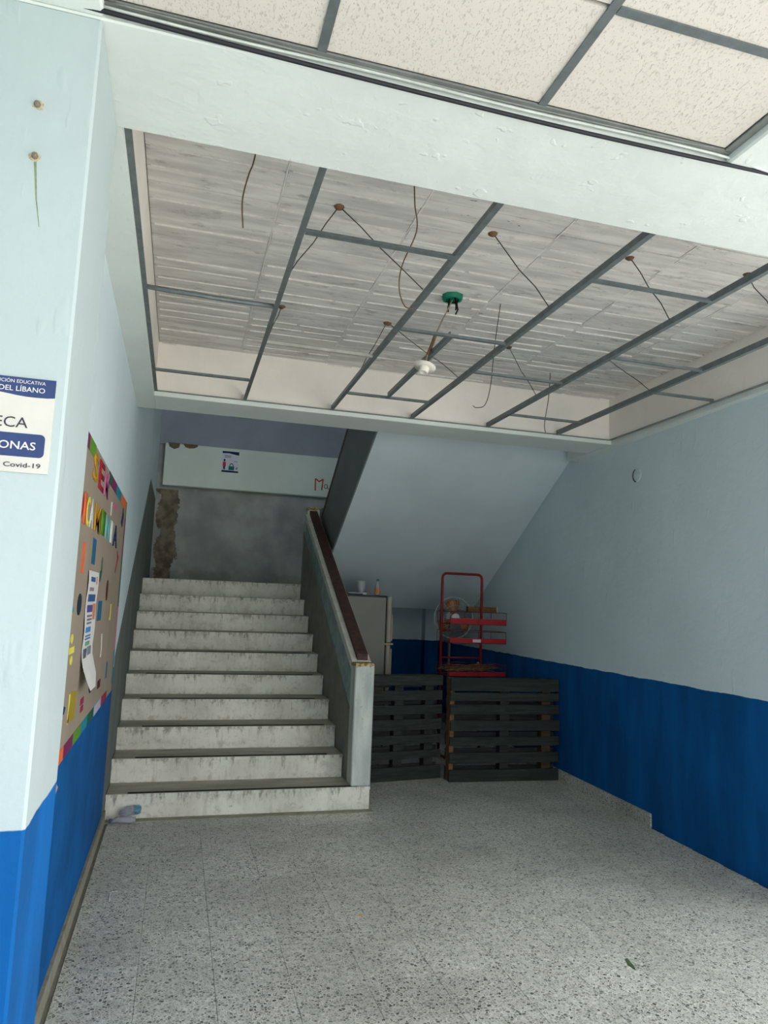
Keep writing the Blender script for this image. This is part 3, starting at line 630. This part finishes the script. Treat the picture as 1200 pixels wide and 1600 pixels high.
tube('green_letter', smooth_path([(2.262, LY, 3.125), (2.232, LY, 3.135), (2.218, LY, 3.10), (2.238, LY, 3.075), (2.262, LY, 3.10), (2.262, LY, 3.13), (2.266, LY, 3.085), (2.285, LY, 3.07)], 4), .005, m_gmk, gf, 5)
tag(box('green_strip', (.89, 1.18, YBK-.012, YBK, 3.975, 4.01), m_green), 'narrow green strip high on the blue wall above the landing', 'strip')

# ================================================================ PALLETS
def pallet_wood(name, base, var):
    n = NT(name, .8, .15); c = lin(base)
    info = n.t.nodes.new('ShaderNodeObjectInfo').outputs['Random']
    g = n.step(n.noise(8, 6, n.vec((.4, 4, 6)), .65), .3, .7)
    b = n.mix(g, tuple(v*(1-var) for v in c[:3])+(1,), tuple(min(1, v*(1+var)) for v in c[:3])+(1,))
    b = n.mix(n.math('MULTIPLY', info, .35), b, lin((40, 46, 44)))
    wr = n.math('MULTIPLY', n.step(n.noise(20, 7, n.vec((.5, 2, 2)), .7), .63, .72), .5); b = n.mix(wr, b, lin((98, 88, 72)))
    n.bump(n.noise(30, 5, n.vec((.3, 3, 4))), .3, .006); return n.col(b)
m_pdark = pallet_wood('blackened_pallet_wood', (48, 53, 50), .35); m_pbrown = pallet_wood('brown_pallet_wood', (128, 88, 60), .3); m_pmid = pallet_wood('dark_brown_pallet_wood', (88, 66, 50), .3); m_edge = plain('worn_wood_edge', (128, 108, 82), .8, .3, 40)
def pallet(loc, wdt, hgt, dep, rz, fr, label, brown=False, lean=0.0):
    p = root('pallet', loc, label, 'pallet', 'pallets standing on edge')
    Mx = Matrix.Translation(loc) @ Matrix.Rotation(rz, 4, 'Z') @ Matrix.Rotation(lean, 4, 'X')
    def pb(name, b, m, bev=.003):
        bm = bmesh.new(); a_box(bm, *b, bev=bev, M=Mx); return bm_obj(name, bm, m, p)
    for i, (a, b) in enumerate(fr):
        d = random.uniform(-.003, .003)
        pb('slat', (random.uniform(0, .006), wdt-random.uniform(0, .008), d, .022+d, hgt*(1-b), hgt*(1-a)), m_pdark)
    for i in range(3):
        x = (0.0, wdt/2-.05, wdt-.17)[i]; wd = (.045, .09, .09)[i]
        pb('stringer', (x+.004, x+wd, .024, dep-.022, .002, hgt-.004), (m_pbrown if brown else m_pdark) if i == 0 else m_pmid if i == 2 and brown else m_pdark)
    for a, b in ((0, .13), (.19, .30), (.36, .48), (.54, .66), (.70, .80), (.87, 1.0)):
        pb('back_slat', (0, wdt, dep-.021, dep, hgt*(1-b)+.001, hgt*(1-a)-.001), m_pdark)
    return p
P2 = [(0, .125), (.140, .222), (.257, .352), (.410, .512), (.571, .657), (.722, .823), (.884, 1.0)]
P1 = [(0, .10), (.148, .243), (.290, .378), (.425, .53), (.575, .66), (.725, .80), (.872, 1.0)]
pallet((2.742, 6.085, 0), 1.045, .885, .135, math.atan2(-.045, 1.045), P2, 'blackened wooden pallet standing on edge against the right wall, brown side board showing', True)
pallet((1.90, 6.13, 0), .84, .895, .125, math.atan2(.10, .70), P1, 'dark wooden pallet standing on edge between the stair newel and the other pallet')

# ================================================================ REFRIGERATOR and the things on it
m_fr = plain('grey_enamel', (120, 118, 110), .45, .06, 3); m_door = plain('beige_grey_door_enamel', (148, 140, 124), .35, .06, 4); m_gask = plain('dark_door_gasket', (44, 40, 36), .8)
rf = root('refrigerator', (2.2, 7.5, 0), 'grey two-door refrigerator standing behind the stair balustrade', 'refrigerator')
box('body', (1.885, 2.445, 7.20, 7.80, .04, 1.585), m_fr, rf, .008)
box('top_cap', (1.882, 2.452, 7.197, 7.80, 1.585, 1.600), plain('dark_top_cap', (54, 52, 50), .6), rf, .003)
box('gasket', (2.445, 2.458, 7.21, 7.79, .06, 1.58), m_gask, rf)
fd = box('freezer_door', (2.458, 2.508, 7.20, 7.80, 1.118, 1.595), m_door, rf, .010)
box('handle', (2.508, 2.530, 7.225, 7.25, 1.14, 1.42), m_door, fd, .006)
ld = box('lower_door', (2.458, 2.505, 7.20, 7.80, .07, 1.100), m_door, rf, .010)
box('handle', (2.505, 2.528, 7.225, 7.25, .75, 1.06), m_door, ld, .006)
box('hinge_bracket', (2.44, 2.53, 7.20, 7.24, 1.101, 1.117), plain('hinge_steel', (132, 120, 102), .4, .1, 20, .5), rf)
for x in (1.93, 2.40):
    for y in (7.26, 7.74): box('foot', (x-.02, x+.02, y-.02, y+.02, 0, .04), m_black, rf)
def glassy(name, c, rough=.15, tr=.75):
    n = NT(name, rough, .5); n.b.inputs['Transmission Weight'].default_value = tr; n.b.inputs['IOR'].default_value = 1.3
    return n.col(n.mix(n.step(n.noise(30, 3), .3, .7), lin(c), tuple(min(1, v*1.1) for v in lin(c)[:3])+(1,)))
cup = root('plastic_tub', (2.20, 7.32, 1.60), 'clear plastic tub standing on the refrigerator', 'tub'); Mc = Matrix.Translation((2.20, 7.32, 1.60))
bm = bmesh.new(); a_lathe(bm, [(0, .003), (.040, .003), (.049, .135), (.047, .135), (.038, .006), (0, .006)], 24, Mc); bm_obj('wall', bm, glassy('clear_tub_plastic', (196, 202, 200), .25, .45), cup)
bm = bmesh.new(); a_lathe(bm, [(.046, .133), (.055, .133), (.055, .142), (.046, .142), (.046, .133)], 24, Mc); bm_obj('rim', bm, plain('tub_rim', (170, 178, 178), .3), cup)
bt = root('soda_bottle', (2.366, 7.28, 1.60), 'small soda bottle with a green cap on the refrigerator', 'bottle'); Mb = Matrix.Translation((2.366, 7.28, 1.60))
bm = bmesh.new(); a_lathe(bm, [(0, .002), (.024, .001), (.029, .012), (.027, .05), (.029, .085), (.022, .115), (.013, .14), (.0125, .150), (0, .150)], 20, Mb); bm_obj('bottle_wall', bm, glassy('clear_bottle_plastic', (190, 196, 200), .1, .5), bt)
bm = bmesh.new(); a_lathe(bm, [(.0297, .018), (.0282, .05), (.0292, .075)], 20, Mb); bm_obj('printed_label', bm, plain('orange_brown_label', (186, 120, 70), .5, .3, 60), bt)
bm = bmesh.new(); a_lathe(bm, [(.0155, .146), (.0155, .168), (0, .169)], 16, Mb); bm_obj('cap', bm, m_green, bt)
ty = root('tray', (2.13, 7.30, 1.60), 'flat pale tray lying at the edge of the refrigerator top', 'tray')
box('plate', (2.04, 2.20, 7.21, 7.27, 1.612, 1.618), plain('pale_tray', (196, 200, 200), .4), ty, .002); box('support', (2.05, 2.19, 7.215, 7.265, 1.600, 1.612), plain('dark_tray_foot', (36, 46, 74), .6), ty)
tag(box('paper_tag', (2.195, 2.235, 7.215, 7.245, 1.600, 1.622), paper((188, 196, 196)), None, .002), 'small white packet next to the tray on the refrigerator', 'packet')

# ================================================================ RED WIRE RACK
m_redp = plain('red_enamel', (122, 24, 32), .45, .2, 12); m_redl = plain('bright_red_enamel', (156, 30, 38), .4, .15, 12)
rk = root('wire_rack', (3.3, 7.1, 0), 'red metal display rack with three basket shelves behind the pallets', 'rack')
xl, xr2, zt, yr, rc = 3.052, 3.502, 1.862, 7.20, .05
pth = [(xl, yr, .01), (xl, yr, zt-rc)]+[(xl+rc-rc*math.cos(a), yr, zt-rc+rc*math.sin(a)) for a in (math.radians(t) for t in (22, 45, 68, 90))]+[(xr2-rc+rc*math.sin(a), yr, zt-rc+rc*math.cos(a)) for a in (math.radians(t) for t in (0, 22, 45, 68, 90))]+[(xr2, yr, .01)]
tube('frame', pth, .0145, m_redp, rk, 10)
tube('crossbar', [(xl, yr, .985), (xr2, yr, .985)], .009, m_redp, rk, 8)
for x in (xl, xr2): tube('foot_bar', [(x, yr+.14, .015), (x, 6.90, .015)], .014, m_redp, rk, 8)
m_wr = plain('dark_red_wire', (108, 26, 32), .5, .2, 40)
for i, (z0, z1) in enumerate(((1.335, 1.398), (1.145, 1.200), (.815, .862))):
    sh = root('shelf', (3.36, 7.05, z0)); sh.parent = rk; sh.location = Vector((3.36, 7.05, z0))-ORG[rk.name]
    sh_bm = bmesh.new(); xa, xb, yf_, yb_ = 3.055, 3.675, 6.95, 7.33
    a_box(sh_bm, xa, xb, yf_, yf_+.004, z0, z1, .001)
    bpy.data.objects.remove(sh)
    front = bm_obj('shelf', sh_bm, m_redl, rk)
    wb = bmesh.new()
    for (p, q) in (((xa, yf_), (xa, yb_)), ((xb, yf_), (xb, yb_)), ((xa, yb_), (xb, yb_)), ((xa, yf_), (xb, yf_))):
        for zz in (z0+.004, z1+.066): a_tube(wb, [(p[0], p[1], zz), (q[0], q[1], zz)], .0032, 5)
    for (px, py) in ((xa, yf_), (xb, yf_), (xa, yb_), (xb, yb_), ((xa+xb)/2, yf_), ((xa+xb)/2, yb_)): a_tube(wb, [(px, py, z0+.004), (px, py, z1+.066)], .0028, 5)
    bm_obj('basket_wire', wb, m_wr, front)
    fw = bmesh.new()
    for k in range(11): x = xa+.03+k*(xb-xa-.06)/10; a_tube(fw, [(x, yf_+.004, z0+.006), (x, yb_, z0+.006)], .0026, 5)
    bm_obj('floor_wire', fw, m_wr, front)
    if i == 1: box('price_tag', (3.305, 3.392, yf_-.003, yf_-.0005, z0+.014, z1-.012), paper((214, 214, 214)), front)
    if i == 0: box('worn_edge', (xa+.36, xb, yf_-.001, yf_+.005, z0-.002, z0+.008), plain('chipped_edge', (134, 104, 74), .8, .4, 50), front)
tag(box('padlock', (3.455, 3.472, 7.165, 7.185, .915, .945), plain('bright_steel', (190, 196, 200), .3, .05, 10, .6), None, .004), 'tiny bright padlock hanging on the red rack', 'padlock')
# dry straw on the lowest basket
sb = bmesh.new()
for k in range(150):
    x = random.uniform(3.06, 3.56); y = random.uniform(6.94, 7.16); a = random.uniform(-.6, .6); L = random.uniform(.05, .13)
    h = .045*math.exp(-((x-3.08)/.12)**2)+.05*math.exp(-((x-3.42)/.14)**2)+.012
    z = .868+random.uniform(0, h)
    a_tube(sb, [(x-L*math.cos(a), y-L*math.sin(a)*.4, z-.006), (x, y, z+random.uniform(0, .014)), (x+L*math.cos(a), y+L*math.sin(a)*.4, z+random.uniform(-.006, .012))], .0032, 4)
tag(bm_obj('straw', sb, plain('dry_straw', (118, 90, 66), .9, .35, 40)), 'dry brown straw and twigs heaped on the lowest shelf of the red rack', 'straw', None, 'stuff')
pk = root('wooden_plank', (3.52, 7.255, 1.467), 'short brown wooden plank with a white end lying on the red rack', 'plank')
box('board', (3.36, 3.690, 7.225, 7.285, 1.4675, 1.522), plain('stained_plank', (104, 78, 46), .8, .35, 18), pk, .002); box('white_end', (3.690, 3.703, 7.225, 7.285, 1.4675, 1.526), paper((214, 208, 190)), pk)
# ================================================================ PEDESTAL FAN behind the rack
FC = Vector((3.285, 7.45, 1.392)); FR = .222
fn = root('pedestal_fan', (3.275, 7.52, 0), 'pedestal fan with wire guard and orange blades behind the red rack', 'fan')
m_gd = plain('pale_guard_wire', (176, 184, 184), .4, .1, 20, .2); m_or = plain('orange_translucent_blade', (140, 86, 44), .4, .1); m_fw = plain('white_fan_plastic', (206, 202, 204), .4, .05)
gb = bmesh.new(); a_tube(gb, [FC+Vector((FR*math.cos(t*math.pi/20), 0, FR*math.sin(t*math.pi/20))) for t in range(40)], .006, 6, True)
a_tube(gb, [FC+Vector((FR*.62*math.cos(t*math.pi/16), -.052, FR*.62*math.sin(t*math.pi/16))) for t in range(32)], .0018, 5, True)
for k in range(36):
    a = 2*math.pi*k/36; d = Vector((math.cos(a), 0, math.sin(a)))
    a_tube(gb, [FC+d*.05+Vector((0, -.06, 0)), FC+d*FR*.62+Vector((0, -.052, 0)), FC+d*FR], .0013, 4)
gd = bm_obj('guard', gb, m_gd, fn)
bm = bmesh.new(); a_lathe(bm, [(0, .068), (.035, .066), (.05, .058), (.05, .052), (0, .052)], 24, Matrix.Translation(FC) @ Matrix.Rotation(math.radians(90), 4, 'X')); bm_obj('guard_badge', bm, m_fw, gd)
for k in range(3):
    a0 = math.radians(95+120*k); bm = bmesh.new(); top_, bot = [], []
    for r, hw in ((.03, .18), (.08, .42), (.14, .52), (.185, .46), (.20, .20)):
        ro = []
        for t in (-1, 0, 1):
            a = a0+hw*t; ro.append(FC+Vector((r*math.cos(a), .012*t*(1+r*3), r*math.sin(a))))
        top_.append([bm.verts.new(p) for p in ro]); bot.append([bm.verts.new(p+Vector((0, .003, 0))) for p in ro])
    for L_, fl_ in ((top_, 0), (bot, 1)):
        for i in range(4):
            for j in range(2):
                q = [L_[i][j], L_[i][j+1], L_[i+1][j+1], L_[i+1][j]]; bm.faces.new(q[::-1] if fl_ else q)
    rim = [v for v in top_[0]]+[top_[i][2] for i in range(1, 5)]+[top_[4][1], top_[4][0]]+[top_[i][0] for i in range(3, 0, -1)]
    rim2 = [v for v in bot[0]]+[bot[i][2] for i in range(1, 5)]+[bot[4][1], bot[4][0]]+[bot[i][0] for i in range(3, 0, -1)]
    for i in range(len(rim)): bm.faces.new((rim[i], rim2[i], rim2[(i+1) % len(rim)], rim[(i+1) % len(rim)]))
    bm_obj('blade', bm, m_or, fn, True)
bm = bmesh.new(); a_lathe(bm, [(0, -.02), (.036, -.02), (.036, .03), (0, .034)], 20, Matrix.Translation(FC) @ Matrix.Rotation(math.radians(90), 4, 'X')); bm_obj('hub', bm, m_or, fn)
bm = bmesh.new(); a_lathe(bm, [(0, -.16), (.05, -.15), (.065, -.08), (.06, -.03), (0, -.025)], 20, Matrix.Translation(FC) @ Matrix.Rotation(math.radians(90), 4, 'X')); bm_obj('motor_housing', bm, m_fw, fn)
tube('pole', [(3.275, 7.54, .03), (3.275, 7.54, 1.34)], .014, plain('dull_grey_pole', (84, 90, 96), .5), fn, 10)
bm = bmesh.new(); a_lathe(bm, [(0, .03), (.06, .03), (.19, .012), (.19, 0), (0, 0)], 28, Matrix.Translation((3.275, 7.52, 0))); bm_obj('base', bm, m_fw, fn)

# ================================================================ SMALL THINGS
rc_ = root('cover_plate', (XR(4.785), 4.785, 2.575), 'round grey cover plate high on the right wall', 'cover plate')
Mw = Matrix.Translation((XR(4.785)+.001, 4.785, 2.575)) @ Matrix.Rotation(math.radians(-90-2.3), 4, 'Y') @ Matrix.Rotation(0, 4, 'Z')
bm = bmesh.new(); a_lathe(bm, [(.052, 0), (.052, .006), (.046, .010), (0, .010)], 28, Matrix.Translation((XR(4.785)+.003, 4.785, 2.575)) @ Matrix.Rotation(math.radians(-90), 4, 'Y')); bm_obj('disc', bm, plain('painted_cover', (188, 204, 206), .5, .04), rc_)
bm = bmesh.new(); a_tube(bm, [(XR(4.785)-.004, 4.785+.054*math.cos(t), 2.575+.054*math.sin(t)) for t in [math.radians(-60-10*k+180-60) for k in range(0, 14)]], .004, 5); bm_obj('open_gap', bm, m_black, rc_)
cb = root('crushed_bottle', (.135, 5.27, 0), 'crushed clear plastic bottle lying at the foot of the stairs', 'bottle')
m_cb = glassy('crumpled_clear_plastic', (206, 208, 218), .1, .7)
def crush(path, radii, name, m, seg=9, jit=.0085):
    bm = bmesh.new(); a_tube(bm, path, radii, seg)
    for v in bm.verts: v.co += Vector((random.uniform(-jit, jit), random.uniform(-jit, jit), random.uniform(-jit, jit))); v.co.z = max(v.co.z, .008)
    for f in bm.faces: f.smooth = False
    return bm_obj(name, bm, m, cb)
b1 = crush([(.06, 5.28, .018), (.09, 5.275, .024), (.13, 5.27, .027), (.17, 5.27, .026), (.205, 5.27, .022)], [.010, .022, .027, .026, .018], 'bottle_wall', m_cb)
b2 = crush([(.105, 5.335, .055), (.14, 5.33, .062), (.18, 5.325, .066), (.205, 5.32, .066)], [.014, .028, .030, .026], 'bottle_neck_half', m_cb)
crush([(.198, 5.318, .075), (.222, 5.316, .078), (.236, 5.315, .078)], [.027, .028, .022], 'printed_label', plain('blue_bottle_label', (92, 138, 158), .5, .3, 90), 12, .004)
bm = bmesh.new(); a_lathe(bm, [(0, 0), (.016, 0), (.016, .016), (0, .017)], 14, Matrix.Translation((.043, 5.285, .017)) @ Matrix.Rotation(math.radians(80), 4, 'Y')); bm_obj('cap', bm, plain('violet_cap', (84, 80, 128), .5), cb)
bm = bmesh.new(); a_prism(bm, [(2.36, 2.86), (2.375, 2.90), (2.385, 2.96), (2.37, 2.955), (2.355, 2.91)], 'z', .0005, .003); tag(bm_obj('leaf', bm, plain('green_leaf', (66, 92, 60), .7)), 'small green leaf lying on the terrazzo floor', 'leaf')
bm = bmesh.new(); a_prism(bm, [(1.33, 3.60), (1.345, 3.60), (1.348, 3.615), (1.332, 3.617)], 'z', .0005, .003); tag(bm_obj('paper_bit', bm, plain('yellow_scrap', (190, 150, 60), .7)), 'tiny yellow scrap on the terrazzo floor', 'scrap')
tag(tube('wire_scrap', [(.155, 3.98, .004), (.150, 4.10, .004), (.185, 4.115, .004)], .0022, paper((206, 206, 200)), None, 5), 'small bent white wire lying near the left skirting', 'wire scrap')
